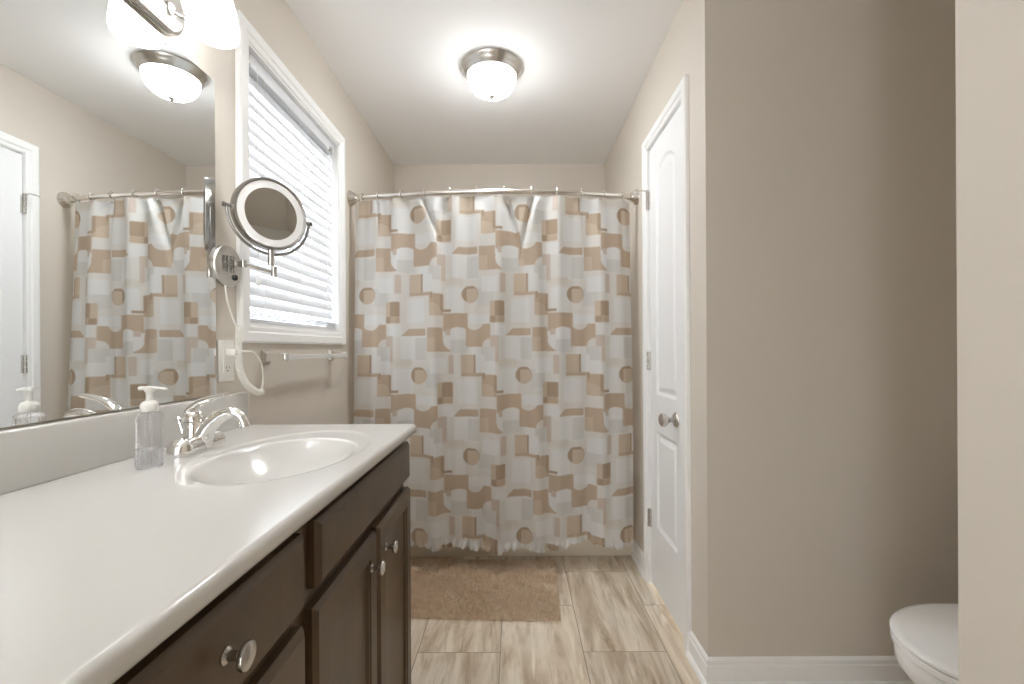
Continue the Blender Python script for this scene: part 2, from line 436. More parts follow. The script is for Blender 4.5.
b = MB().box(BX + 0.018, BX + 0.026, by1 - 0.060, by1 - 0.030, WZ1 - 0.060, WZ1 - 0.040, 0.001); b.build('mounting_bracket', 'nickel', bl)

# ---- closet door
door = bpy.data.objects.new('door_1', None); COL.objects.link(door); door.location = (XR, (DY0 + DY1) / 2, 0)
structure(door, 'narrow white two panel arch top closet door', 'door')
XD = XR + 0.004                                      # face of the slab
sy0, sy1, sz0, sz1 = DY0 + 0.005, DY1 - 0.005, 0.012, DZ1 - 0.006
nyg, nzg = 92, 410
ys = np.linspace(sy0, sy1, nyg); zs = np.linspace(sz0, sz1, nzg)
Yg, Zg = np.meshgrid(ys, zs)
def sd_box(Y, Z, y0, y1, z0, z1):
    dy = np.abs(Y - (y0 + y1) / 2) - (y1 - y0) / 2; dz = np.abs(Z - (z0 + z1) / 2) - (z1 - z0) / 2
    return np.minimum(np.maximum(dy, dz), 0) + np.hypot(np.maximum(dy, 0), np.maximum(dz, 0))
ym = (sy0 + sy1) / 2; pw = 0.128
ztoparc = 1.895 + 0.060 * np.clip(1 - ((Yg - ym) / pw) ** 2, 0, 1) ** 1.0
up = sd_box(Yg, Zg, ym - pw, ym + pw, 0.915, 2.2)
up = np.maximum(up, (Zg - ztoparc) * 0.85)
lo = sd_box(Yg, Zg, ym - pw, ym + pw, 0.302, 0.742)
d = np.minimum(up, lo)
def smooth01(t): t = np.clip(t, 0, 1); return t * t * (3 - 2 * t)
groove = smooth01((0.0 - d) / 0.010) * 0.009 - smooth01((-0.016 - d) / 0.026) * 0.006
bm = bmesh.new()
V = [[bm.verts.new((XD + groove[i, k], ys[k], zs[i])) for k in range(nyg)] for i in range(nzg)]
for i in range(nzg - 1):
    for k in range(nyg - 1): bm.faces.new((V[i][k], V[i + 1][k], V[i + 1][k + 1], V[i][k + 1]))
Bk = [bm.verts.new((XD + 0.035, y, z)) for y, z in ((sy0, sz0), (sy1, sz0), (sy1, sz1), (sy0, sz1))]
bm.faces.new(Bk)
bm.faces.new([V[0][k] for k in range(nyg)] + [Bk[1], Bk[0]]); bm.faces.new([V[-1][k] for k in range(nyg)][::-1] + [Bk[3], Bk[2]])
bm.faces.new([V[i][0] for i in range(nzg)][::-1] + [Bk[0], Bk[3]]); bm.faces.new([V[i][-1] for i in range(nzg)] + [Bk[2], Bk[1]])
mb = MB(); mb.bm.free(); mb.bm = bm
slab = mb.build('door_slab', 'door', door, angle=45)
b = MB()                                             # jamb lining
b.box(XR - 0.001, XR + T, DY0 - 0.012, DY0 + 0.001, 0, DZ1); b.box(XR - 0.001, XR + T, DY1 - 0.001, DY1 + 0.012, 0, DZ1); b.box(XR - 0.001, XR + T, DY0 - 0.012, DY1 + 0.012, DZ1 - 0.001, DZ1 + 0.012)
b.box(XR + 0.045, XR + 0.060, DY0, DY0 + 0.012, 0, DZ1)
b.build('door_jamb', 'trim', door, smooth=False)
casing(MB(), XR, -1, DY0, DY1, 0, DZ1, True).build('door_casing', 'trim', door, angle=20)
for z in (1.780, 1.020, 0.275):
    b = MB().box(XR - 0.004, XD + 0.001, sy1 - 0.010, sy1 - 0.002, z, z + 0.085, 0.001)
    b.box(XR - 0.004, XR + 0.002, sy1 + 0.003, sy1 + 0.012, z, z + 0.085)
    for k in range(3):
        b.lathe([(0.0062, 0.001 + 0.029 * k), (0.0062, 0.027 + 0.029 * k)], (XR - 0.007, sy1 + 0.001, z), (0, 0, 1), 12)
    hg = b.build('hinge', 'nickel', door)
    if z > 1.7:                                      # pin stop on the top hinge
        s = MB().tube(bez([(XR - 0.007, sy1 + 0.002, z + 0.090), (XR - 0.030, sy1 + 0.004, z + 0.093), (XR - 0.062, sy1 + 0.012, z + 0.086)], 10), 0.0036, 8)
        s.lathe([(0.0075, 0), (0.0075, 0.008)], (XR - 0.007, sy1 + 0.002, z + 0.086), (0, 0, 1), 10)
        s = s.build('hinge_stop', 'nickel', hg)
        MB().lathe([(0.006, 0), (0.006, 0.010), (0.004, 0.012)], (XR - 0.060, sy1 + 0.011, z + 0.0865), (-0.8, 0.2, -0.2), 10).build('bumper_tip', 'rubber', s)
ky, kz = 1.795, 0.836
kn = MB().lathe([(0.030, 0), (0.030, 0.004), (0.026, 0.009), (0.013, 0.012)], (XD, ky, kz), (-1, 0, 0), 28).build('rose_plate', 'nickel', door)
MB().lathe([(0.011, 0.010), (0.010, 0.028), (0.014, 0.034), (0.024, 0.042), (0.0275, 0.052), (0.026, 0.061), (0.018, 0.067), (0.006, 0.069)], (XD, ky, kz), (-1, 0, 0), 28).build('door_knob', 'nickel', kn)

# ------------------------------------------------------------------ bathtub
TY = 2.43
tub = thing('bathtub', (-0.11, 2.78, 0), 'white alcove bathtub behind the shower curtain', 'bathtub')
def rrect(x0, x1, y0, y1, r, z, n=6):
    pts = []
    for cx, cy, a0 in ((x1 - r, y1 - r, 0), (x0 + r, y1 - r, PI / 2), (x0 + r, y0 + r, PI), (x1 - r, y0 + r, 1.5 * PI)):
        for k in range(n + 1):
            a = a0 + PI / 2 * k / n; pts.append((cx + r * math.cos(a), cy + r * math.sin(a), z))
    return pts
x0, x1, y0, y1 = XL + 0.002, XR - 0.002, TY, YB - 0.002
MB().rings([rrect(x0, x1, y0 + .004, y1, 0.012, 0.001), rrect(x0, x1, y0 + .002, y1, 0.012, 0.02), rrect(x0, x1, y0, y1, 0.012, 0.40), rrect(x0, x1, y0, y1, 0.012, 0.43),
            rrect(x0 + .01, x1 - .01, y0 + .01, y1 - .01, 0.02, 0.445), rrect(x0 + .07, x1 - .07, y0 + .07, y1 - .06, 0.12, 0.445),
            rrect(x0 + .09, x1 - .09, y0 + .085, y1 - .075, 0.13, 0.42), rrect(x0 + .14, x1 - .20, y0 + .12, y1 - .11, 0.14, 0.12),
            rrect(x0 + .20, x1 - .28, y0 + .17, y1 - .16, 0.14, 0.075)], True, True).build('tub_shell', 'tub', tub)
MB().lathe([(0.03, 0), (0.03, 0.004), (0.022, 0.006)], (x1 - .36, (y0 + y1) / 2, 0.075), (0, 0, 1), 20).build('tub_drain', 'chrome', tub)

# ------------------------------------------------------------------ shower rod, hooks, curtain
RZ, RY, RBOW = 1.908, 2.338, 0.095
xc, hw = (XL + XR) / 2, (XR - XL) / 2
def rod_y(x):
    t = (x - xc) / hw
    return RY - RBOW * (1 - t * t) if abs(t) < 1 else RY
rod = thing('shower_rod', (xc, RY, RZ), 'bowed satin nickel shower curtain rod spanning wall to wall', 'curtain rod')
pts = [(XL + 0.012, RY + 0.0, RZ)] + [(x, rod_y(x), RZ) for x in np.linspace(XL + 0.03, XR - 0.03, 40)] + [(XR - 0.012, RY, RZ)]
MB().tube(pts, 0.0125, 16).build('rod_tube', 'rodmetal', rod)
for sx, x in ((1, XL), (-1, XR)):
    MB().lathe([(0.040, 0.0), (0.040, 0.006), (0.036, 0.012), (0.026, 0.026), (0.018, 0.040), (0.0165, 0.052)], (x + sx * 0.0005, RY, RZ), (sx, -0.14, 0), 28).build('flange', 'rodmetal', rod)

F = 450.0
hook_x = [-0.790, -0.703, -0.580, -0.458, -0.327, -0.194, -0.057, 0.080, 0.208, 0.335, 0.455, 0.552]
ordn = ['leftmost', 'second', 'third', 'fourth', 'fifth', 'sixth', 'seventh', 'eighth', 'ninth', 'tenth', 'eleventh', 'rightmost']
hook0 = None
for i, x in enumerate(hook_x):
    lab = ('%s curtain hook on the shower rod' % ordn[i]) if i in (0, 11) else '%s curtain hook from the left on the shower rod' % ordn[i]
    if hook0 is None:
        b = MB(); path = []
        for k in range(15):
            a = math.radians(205 - 290 * k / 14 ); path.append((0, 0.0175 * math.sin(a), 0.0185 * math.cos(a) + 0.003))
        path += [(0, -0.016, -0.014), (0, -0.013, -0.026), (0.0, -0.008, -0.034), (0, -0.001, -0.034), (0, 0.002, -0.028)]
        path = [(p_[0], -p_[1] * 1.0, p_[2]) for p_ in path]
        b.tube(bez(path, 60), 0.0023, 8)
        for q in range(3): b.lathe([(0.0005, -0.003), (0.0028, -0.0015), (0.0028, 0.0015), (0.0005, 0.003)], (0, (q - 1) * 0.005, 0.0205), (0, 1, 0), 8)
        hook0 = b.build('curtain_hook', 'chrome'); o = hook0
    else:
        o = hook0.copy(); COL.objects.link(o)
    o.location = (x, rod_y(x), RZ)
    tag(o, lab, 'curtain hook', 'curtain hooks on the shower rod')

# print of the curtain: one repeat is 104 x 160 units (a half-drop of 80), 197 units to the metre
W_, H_ = 104.0, 80.0
white, warm, grey = np.array(srgb(224, 224, 223)), np.array(srgb(215, 210, 202)), np.array(srgb(210, 209, 206))
brown, dark, light, mauve = np.array(srgb(191, 172, 152)), np.array(srgb(172, 152, 131)), np.array(srgb(202, 186, 167)), np.array(srgb(202, 189, 178))
def Rr(x0, x1, y0, y1): return ('r', x0, x1, y0, y1)
def Cc(cx, cy, r): return ('c', cx, cy, r)
SH = [  # (colour, shape list (all must hold), cut-out list)
    (white, [Rr(448, 466, 452, 478)], []), (white, [Rr(455, 481, 419, 444)], [(0,)][:0]),
    (grey, [Rr(469, 481, 421, 443)], []), (white, [Rr(421, 431, 430, 455)], []), (grey, [Rr(431.5, 443, 430, 444)], []),
    (white, [Rr(431.5, 444, 444, 457)], []), (white, [Rr(470, 491, 478, 488)], []), (white, [Rr(512, 531, 462, 486)], []),
    (grey, [Rr(480, 495, 452, 470)], []), (white, [Rr(497, 520, 414, 430)], []), (white, [Rr(484, 500, 441, 456)], []),
    (white, [Rr(528, 539, 438, 455)], []),
    (white, [Cc(459, 503, 12.5)], []), (grey, [Rr(452, 470, 503, 516)], []), (warm, [Rr(445, 465, 442, 449)], []),
    (white, [Rr(496, 508, 488, 500)], []),
    (dark, [Cc(472.5, 458.2, 8.6), Rr(463, 482, 450.2, 470)], []),
    (light, [Cc(472.8, 459, 8.0), Rr(468.6, 482, 452.8, 470)], []),
    (brown, [Rr(431.7, 445.7, 457.5, 479)], []), (light, [Rr(431.7, 443, 466, 479), Cc(434, 478, 11.5)], []),
    (dark, [Rr(444.5, 453, 472.8, 475.4)], []), (dark, [Rr(442.8, 445.7, 458, 474)], []),
    (brown, [Rr(445.5, 469.5, 476.8, 495)], [Cc(460, 505, 14.5)]), (mauve, [Rr(447.5, 452, 492.5, 498.5)], []),
    (light, [Rr(491.8, 497, 465, 486)], []), (dark, [Rr(496.2, 506.3, 465, 480)], []), (brown, [Rr(492, 506.3, 480, 486.3)], []), (dark, [Rr(492, 497, 480, 486.3)], []),
    (mauve, [Rr(502, 507.5, 438, 457)], []),
    (light, [Rr(514.8, 527.7, 437.8, 457)], []), (dark, [Rr(527.5, 529.6, 437.8, 457)], []), (brown, [Rr(514.8, 538.8, 456, 459.3)], []), (dark, [Rr(536.8, 538.8, 456, 462)], []),
    (brown, [Rr(455, 480, 411.8, 419), ('s', 455, 419, 461.5, 411.8)], []),
    (brown, [Rr(481.5, 497, 411, 434.6)], []), (brown, [Rr(495, 504, 420, 434.8)], [Cc(508.5, 423, 11.3)]), (light, [Rr(481.8, 489.7, 420.5, 434.4)], []),
    (brown, [Rr(415.5, 440, 407.5, 430)], [Cc(424.5, 404, 9.5), Cc(440.5, 430, 8.2)]),
    (mauve, [Rr(440, 448, 418.8, 430)], []), (mauve, [Rr(444, 448, 430, 445)], []),
]
def sdf(sh, U, V):
    if sh[0] == 'r':
        cx, cy = (sh[1] + sh[2]) / 2, (sh[3] + sh[4]) / 2; hx, hy = (sh[2] - sh[1]) / 2, (sh[4] - sh[3]) / 2; rr = min(1.2, hx * .4, hy * .4)
        du = ((U - cx + W_ / 2) % W_) - W_ / 2; dv = V - cy
        qx, qy = np.abs(du) - hx + rr, np.abs(dv) - hy + rr
        return np.hypot(np.maximum(qx, 0), np.maximum(qy, 0)) + np.minimum(np.maximum(qx, qy), 0) - rr
    if sh[0] == 'c':
        du = ((U - sh[1] + W_ / 2) % W_) - W_ / 2; return np.hypot(du, V - sh[2]) - sh[3]
    if sh[0] == 's':                                 # keep what lies right of a slanted edge
        _, xa, ya, xb, yb = sh; du = ((U - (xa + xb) / 2 + W_ / 2) % W_) - W_ / 2 + (xa + xb) / 2
        xe = xa + (xb - xa) * (V - ya) / (yb - ya); return xe - du
def print_colour(U, V):
    n = U.shape[0]; Cl = np.tile(warm * 0.55 + white * 0.45, (n, 1))
    for col, incl, cut in SH:
        for m in range(-6, 4):
            off = W_ / 2 if m % 2 else 0.0
            du, dv = U - off, V - m * H_
            d_ = None
            for s in incl:
                q = sdf(s, du, dv); d_ = q if d_ is None else np.maximum(d_, q)
            for s in cut: d_ = np.maximum(d_, -sdf(s, du, dv))
            a = np.clip(0.5 - d_ / 0.9, 0, 1)[:, None]
            if a.max() <= 0: continue
            Cl = Cl * (1 - a) + col * a
    return Cl

nu, nv = 440, 560
U0, U1, VT, = -0.832, 0.598, RZ - 0.022
us = np.linspace(0, 1, nu); vs = np.concatenate([np.linspace(0, 0.965, nv - 40), np.linspace(0.965, 1, 41)[1:]]); nv = len(vs)
Ug, Vg = np.meshgrid(us, vs)
Xb = U0 + (U1 - U0) * Ug
def zbottom(x):
    px = [-0.9, -0.6, -0.42, -0.25, -0.10, 0.02, 0.14, 0.24, 0.34, 0.43, 0.50, 0.56, 0.62]
    pz = [0.132, 0.134, 0.130, 0.124, 0.108, 0.114, 0.112, 0.130, 0.152, 0.138, 0.118, 0.118, 0.130]
    return np.interp(x, px, pz)
ztopc = np.full_like(Xb, VT)
dn = np.min(np.abs(Xb[..., None] - np.array(hook_x)), axis=-1)
ztopc -= 0.006 * np.clip(dn / 0.06, 0, 1) ** 2
zb_ = zbottom(Xb) + 0.004 * np.sin(Xb * 95) + 0.003 * np.sin(Xb * 171 + 1)
Zc = ztopc + (zb_ - ztopc) * Vg
ramp = 0.55 + 0.45 * smooth01(Vg / 0.6)
fold = (0.017 * np.sin(Xb * 21.5 + 0.6 + 0.5 * np.sin(Vg * 2.2)) + 0.014 * np.sin(Xb * 37.3 + 2.1 - 0.6 * Vg) + 0.009 * np.sin(Xb * 61 + 4.0 + 0.8 * Vg)) * ramp
fold += 0.006 * np.sin(Xb * 49 + 1.0) * (1 - Vg) * smooth01(Vg / 0.05)
def crease(xa, xb_, zlen, amp, wid):
    t = np.clip((ztopc - Zc) / zlen, 0, 1.6); xcn = xa + (xb_ - xa) * t
    return amp * np.exp(-((Xb - xcn) / wid) ** 2) * np.clip(1.25 - t, 0, 1) * smooth01(t / 0.12)
fold += crease(-0.458, -0.385, 0.20, 0.034, 0.012) - crease(-0.490, -0.425, 0.22, 0.010, 0.016)
fold += crease(-0.350, -0.385, 0.16, 0.014, 0.014)
fold += crease(-0.050, 0.018, 0.27, 0.044, 0.013) + crease(0.085, 0.022, 0.27, 0.044, 0.013) - crease(0.110, 0.06, 0.27, 0.012, 0.02)
fold += crease(0.335, 0.340, 0.15, 0.008, 0.012) + crease(-0.703, -0.700, 0.14, 0.012, 0.008)
fold += crease(0.545, 0.575, 0.8, 0.020, 0.018)
hem = smooth01((Vg - 0.972) / 0.028)
fold += hem * (0.007 * np.sin(Xb * 128 + 2 * np.sin(Xb * 17)) + 0.005 * np.sin(Xb * 205 + Vg * 40)) - 0.006 * hem
curl = smooth01((Xb - (U1 - 0.05)) / 0.05)           # right edge turns back towards the tub
Yc = np.array([rod_y(x) for x in Xb.ravel()]).reshape(Xb.shape) * (1 - 0.75 * smooth01(Vg / .7)) + (RY - 0.075) * (0.75 * smooth01(Vg / .7))
Yc = Yc + fold - 0.006 + 0.035 * curl
Xc = Xb + 0.25 * fold * np.cos(Xb * 21.5)
Upr = 517.6 + Xb * 197.0 ; Vpr = 351.7 + (CAM_H - Zc) * 197.0
C3 = print_colour(Upr.ravel(), Vpr.ravel())
C3 = C3 * (1 - 0.0) ; C4 = np.concatenate([C3, np.ones((C3.shape[0], 1))], 1).astype(np.float32)
cur_loc = np.array([-0.11, 2.26, 0.10])
verts = np.stack([Xc, Yc, Zc], -1).reshape(-1, 3) - cur_loc
ii = np.arange(nu * nv).reshape(nv, nu)
faces = np.stack([ii[:-1, :-1], ii[:-1, 1:], ii[1:, 1:], ii[1:, :-1]], -1).reshape(-1, 4)
me = bpy.data.meshes.new('shower_curtain')
me.vertices.add(len(verts)); me.vertices.foreach_set('co', verts.astype(np.float32).ravel())
me.loops.add(faces.size); me.loops.foreach_set('vertex_index', faces[:, ::-1].astype(np.int32).ravel())
me.polygons.add(len(faces)); me.polygons.foreach_set('loop_start', (np.arange(len(faces)) * 4).astype(np.int32))
me.update(calc_edges=True); me.validate()
ca = me.color_attributes.new('print', 'FLOAT_COLOR', 'POINT'); ca.data.foreach_set('color', C4.ravel())
me.materials.append(M['curtain']); me.shade_smooth()
cur = bpy.data.objects.new('shower_curtain', me); COL.objects.link(cur); cur.location = cur_loc
tag(cur, 'white shower curtain printed with tan and brown geometric blocks', 'curtain')

# ------------------------------------------------------------------ vanity cabinet
VX, FX = -0.352, -0.331                              # face frame, door fronts
VY0, VY1, VZ1 = 0.270, 1.398, 0.860
van = thing('vanity_cabinet', (-0.6, 0.83, 0), 'dark espresso wood vanity cabinet under the white sink top', 'cabinet')
b = MB()
b.box(XL + 0.002, VX - 0.020, VY0, VY0 + 0.016, 0.10, VZ1 - 0.001); b.box(XL + 0.002, VX - 0.020, VY1 - 0.016, VY1, 0.10, VZ1 - 0.001)
b.box(XL + 0.002, VX - 0.020, 0.722, 0.738, 0.10, VZ1 - 0.10); b.box(XL + 0.002, XL + 0.012, VY0 + .016, VY1 - .016, 0.10, VZ1 - 0.001)
b.box(XL + 0.012, VX - 0.020, VY0 + .016, VY1 - .016, 0.10, 0.116)
b.box(XL + 0.002, VX - 0.075, VY0 + .002, VY1 - .002, 0.001, 0.10)
b.build('carcass', 'wood', van, smooth=False)
b = MB()                                              # face frame: stiles and rails
for y0, y1 in ((VY0, VY0 + 0.04), (0.697, 0.765), (VY1 - 0.035, VY1)): b.box(VX - 0.020, VX, y0, y1, 0.03, VZ1)
b.box(VX - 0.020, VX, 1.055, 1.095, 0.05, 0.73)
for y0, y1 in ((VY0, 0.70), (0.76, VY1)):
    b.box(VX - 0.0195, VX - .0005, y0, y1, 0.822, VZ1); b.box(VX - 0.0195, VX - .0005, y0, y1, 0.672, 0.735); b.box(VX - 0.0195, VX - .0005, y0, y1, 0.03, 0.085)
b.box(VX - 0.0195, VX - .0005, VY0, 0.70, 0.365, 0.41)
b.build('face_frame', 'wood', van, smooth=False)
def slab_front(y0, y1, z0, z1, name):
    b = MB(); e = 0.007
    def rg(x, i): return [(x, y0 + i, z0 + i), (x, y1 - i, z0 + i), (x, y1 - i, z1 - i), (x, y0 + i, z1 - i)]
    b.rings([rg(VX + 0.0005, 0), rg(FX - 0.009, 0), rg(FX - 0.006, 0.0025), rg(FX - 0.004, 0.0045), rg(FX - 0.002, e), rg(FX, e + 0.003)])
    return b.build(name, 'wood', van, angle=20)
def panel_door(y0, y1, z0, z1):
    b = MB(); s = 0.050
    def rg(x, i): return [(x, y0 + i, z0 + i), (x, y1 - i, z0 + i), (x, y1 - i, z1 - i), (x, y0 + i, z1 - i)]
    b.rings([rg(VX + 0.0005, 0), rg(FX - 0.009, 0), rg(FX - 0.006, 0.0025), rg(FX - 0.003, 0.0045), rg(FX, 0.007), rg(FX, s - 0.004), rg(FX - 0.003, s - 0.001), rg(FX - 0.004, s + 0.003), rg(FX - 0.010, s + 0.008), rg(FX - 0.011, s + 0.012)])
    return b.build('door', 'wood', van, angle=20)
def knob(y, z, parent):
    return MB().lathe([(0.0095, 0), (0.0095, 0.003), (0.0058, 0.006), (0.0056, 0.016), (0.008, 0.020), (0.0150, 0.0225), (0.0160, 0.025), (0.0152, 0.028), (0.010, 0.0305), (0.003, 0.0315)],
                      (FX - 0.0003, y, z), (1, 0, 0), 28).build('knob', 'nickel', parent)
d1 = slab_front(0.288, 0.709, 0.716, 0.836, 'drawer_front'); knob(0.508, 0.780, d1)
d2 = slab_front(0.288, 0.709, 0.400, 0.690, 'drawer_front'); knob(0.498, 0.545, d2)
d3 = slab_front(0.288, 0.709, 0.060, 0.375, 'drawer_front'); knob(0.498, 0.218, d3)
slab_front(0.754, 1.400, 0.724, 0.838, 'false_front')
p1 = panel_door(0.744, 1.066, 0.060, 0.696); knob(1.018, 0.630, p1)
p2 = panel_door(1.084, 1.405, 0.060, 0.696); knob(1.128, 0.630, p2)

# ------------------------------------------------------------------ vanity top with integral oval basin
CZ, CX1, CY0, CY1 = 0.8905, -0.314, 0.255, 1.415
top = thing('sink_countertop', (-0.58, 0.83, VZ1), 'white cultured marble vanity top with an oval sink', 'countertop')
prof = [(x, 0.0) for x in np.linspace(XL + 0.001, CX1 - 0.011, 110)]
prof += [(CX1 - 0.011 + 0.011 * math.sin(a), -0.011 + 0.011 * math.cos(a)) for a in np.linspace(0.2, PI / 2, 7)]
prof += [(CX1, -0.018), (CX1 - 0.002, -0.024), (CX1 - 0.006, -0.0285), (CX1 - 0.02, -0.0295)]
ytop = np.linspace(CY0, CY1 - 0.008, 230)
SX, SY, SA, SB = -0.520, 0.998, 0.143, 0.197          # basin centre and semi-axes
def basin_z(x, y):
    o = math.hypot((x + 0.525) / 0.172, (y - 1.040) / 0.272)      # shallow outer oval
    e = math.hypot((x - SX) / SA, (y - SY) / SB)
    z = -0.0022 * float(smooth01((1.0 - o) / 0.09))
    z -= 0.0035 * float(smooth01((1.05 - e) / 0.07))
    if e < 1.0: z -= 0.085 * (1 - e ** 1.9)
    return z
bm = bmesh.new(); rows = []
nmain = 110
for r_, y in enumerate(list(ytop) + [CY1 - 0.004, CY1 - 0.001, CY1]):
    drop = {0: 0.0, 1: 0.001, 2: 0.004, 3: 0.009}[max(0, r_ - 229)] if r_ > 229 else 0.0
    rows.append([bm.verts.new((x, y, CZ + z - (drop if i < nmain + 8 else 0) + (basin_z(x, y) if i < nmain else 0))) for i, (x, z) in enumerate(prof)])
for i in range(len(rows) - 1):
    for k in range(len(prof) - 1): bm.faces.new((rows[i][k], rows[i + 1][k], rows[i + 1][k + 1], rows[i][k + 1]))
for rr in (rows[0], rows[-1]):                        # end faces
    lowv = [bm.verts.new((v.co.x, v.co.y, CZ - 0.0300)) for v in rr]
    for k in range(len(rr) - 1):
        try: bm.faces.new((rr[k], rr[k + 1], lowv[k + 1], lowv[k]))
        except Exception: pass
mb = MB(); mb.bm.free(); mb.bm = bm
ct = mb.build('slab_and_basin', 'marble', top, angle=60, recalc=True)
MB().box(XL + 0.001, XL + 0.021, CY0, 1.408, CZ - 0.001, CZ + 0.103, 0.005, 3).build('backsplash', 'marble', top)
MB().lathe([(0.022, 0), (0.022, 0.003), (0.017, 0.005), (0.006, 0.004)], (SX, SY, CZ + basin_z(SX, SY) + 0.0003), (0, 0, 1), 24).build('drain', 'chrome', top)

# ------------------------------------------------------------------ faucet
fx, fy, fz = -0.752, 1.062, CZ + 0.0004
fau = thing('faucet', (fx, fy, fz), 'chrome single lever faucet behind the oval sink', 'faucet')
def stadium(cx, cy, hl, hwid, z, n=10):
    pts = []
    for k in range(n + 1):
        a = PI * k / n; pts.append((cx + hwid * math.cos(a), cy + hl - hwid + hwid * math.sin(a), z))
    for k in range(n + 1):
        a = PI + PI * k / n; pts.append((cx + hwid * math.cos(a), cy - hl + hwid + hwid * math.sin(a), z))
    return pts
MB().rings([stadium(fx, fy, 0.079, 0.027, fz), stadium(fx, fy, 0.080, 0.028, fz + 0.006), stadium(fx, fy, 0.077, 0.0262, fz + 0.020), stadium(fx, fy, 0.072, 0.023, fz + 0.029), stadium(fx, fy, 0.064, 0.016, fz + 0.034), stadium(fx, fy, 0.055, 0.010, fz + 0.035)]).build('base_plate', 'chrome', fau)
MB().lathe([(0.027, 0.012), (0.0245, 0.030), (0.0225, 0.050), (0.0222, 0.064), (0.0210, 0.066)], (fx - 0.008, fy, fz), (0, 0, 1), 28).build('body', 'chrome', fau)
sp = bez([(fx + 0.008, fy, fz + 0.004), (fx + 0.014, fy, fz + 0.032), (fx + 0.028, fy, fz + 0.058), (fx + 0.053, fy, fz + 0.078), (fx + 0.080, fy, fz + 0.086), (fx + 0.100, fy, fz + 0.078), (fx + 0.112, fy, fz + 0.056)], 40)
MB().tube(sp, [0.0215 - 0.0105 * min(1, max(0, k - 5) / 24) ** 0.9 for k in range(len(sp))], 20).build('spout', 'chrome', fau)
MB().lathe([(0.0118, 0), (0.0122, 0.006), (0.0118, 0.010), (0.009, 0.010)], (fx + 0.1095, fy, fz + 0.061), (0.35, 0, -1), 20).build('aerator', 'chrome', fau)
hd = MB().lathe([(0.0222, 0.0672), (0.0222, 0.074), (0.0190, 0.085), (0.011, 0.092), (0.002, 0.094)], (fx - 0.008, fy, fz), (0, 0, 1), 28)
lv = bez([(fx - 0.026, fy, fz + 0.070), (fx - 0.015, fy, fz + 0.094), (fx + 0.008, fy, fz + 0.112), (fx + 0.038, fy, fz + 0.123), (fx + 0.068, fy, fz + 0.129)], 30)
hd.tube(lv, [0.0175 - 0.0085 * k / (len(lv) - 1) for k in range(len(lv))], 16, flat=0.62, up=(0, 0, 1))
hd.build('lever_handle', 'chrome', fau)
b = MB().tube([(fx - 0.021, fy - 0.012, fz + 0.020), (fx - 0.034, fy - 0.014, fz + 0.070)], 0.0022, 8)
lr = b.build('lift_rod', 'chrome', fau)
MB().lathe([(0.003, 0), (0.006, 0.004), (0.0062, 0.008), (0.003, 0.012)], (fx - 0.0335, fy - 0.0139, fz + 0.068), (-0.25, 0, 1), 12).build('lift_knob', 'chrome', lr)

# ------------------------------------------------------------------ soap dispenser
sx, sy_, sz = -0.734, 0.900, CZ + 0.0004
soap = thing('soap_dispenser', (sx, sy_, sz), 'clear pump bottle of liquid soap beside the faucet', 'soap bottle')
def sl(prof, n, name, mat):
    return MB().lathe([(r_ * 0.84, h_ * 0.94) for r_, h_ in prof], (sx, sy_, sz), (0, 0, 1), n)
sl([(0.0240, 0.0), (0.0270, 0.003), (0.0278, 0.010), (0.0278, 0.106), (0.0268, 0.112), (0.022, 0.117), (0.0150, 0.1195), (0.0140, 0.123)], 40, '', '').build('bottle', 'bottle', soap)
sl([(0.0230, 0.004), (0.0258, 0.007), (0.0258, 0.040), (0.0255, 0.041)], 36, '', '').build('liquid_soap', 'soap', soap)
sl([(0.0170, 0.120), (0.0178, 0.122), (0.0178, 0.134), (0.0140, 0.140), (0.0075, 0.143)], 28, '', '').build('screw_collar', 'plastic', soap)
b = sl([(0.0080, 0.141), (0.0065, 0.150), (0.0070, 0.160), (0.0105, 0.164), (0.0115, 0.168), (0.0100, 0.172), (0.004, 0.173)], 20, '', '')
noz = bez([(sx - 0.016, sy_ - 0.004, sz + 0.1585), (sx, sy_, sz + 0.159), (sx + 0.014, sy_ + 0.003, sz + 0.1585), (sx + 0.030, sy_ + 0.007, sz + 0.156)], 16)
b.tube(noz, [0.0070 - 0.0030 * k / (len(noz) - 1) for k in range(len(noz))], 12, flat=0.6)
b.build('pump_head', 'plastic', soap)
MB().tube([(sx, sy_, sz + 0.112), (sx + 0.002, sy_, sz + 0.060), (sx + 0.005, sy_, sz + 0.008)], 0.0020, 8).build('dip_tube', 'bottle', soap)

# ------------------------------------------------------------------ frameless wall mirror
mi = thing('wall_mirror', (XL, 0.6, CZ + 0.105), 'large frameless mirror on the left wall above the sink', 'mirror')
MX = XL + 0.006
MB().quad((MX, -0.25, 0.998), (MX, 1.281, 0.998), (MX, 1.281, 1.890), (MX, -0.25, 1.890)).build('mirror_glass', 'mirror', mi, smooth=False, recalc=False)
b = MB().box(XL + 0.0005, MX - 0.0003, -0.25, 1.281, 0.998, 1.890); b.build('mirror_backing', 'mirror_edge', mi, smooth=False)

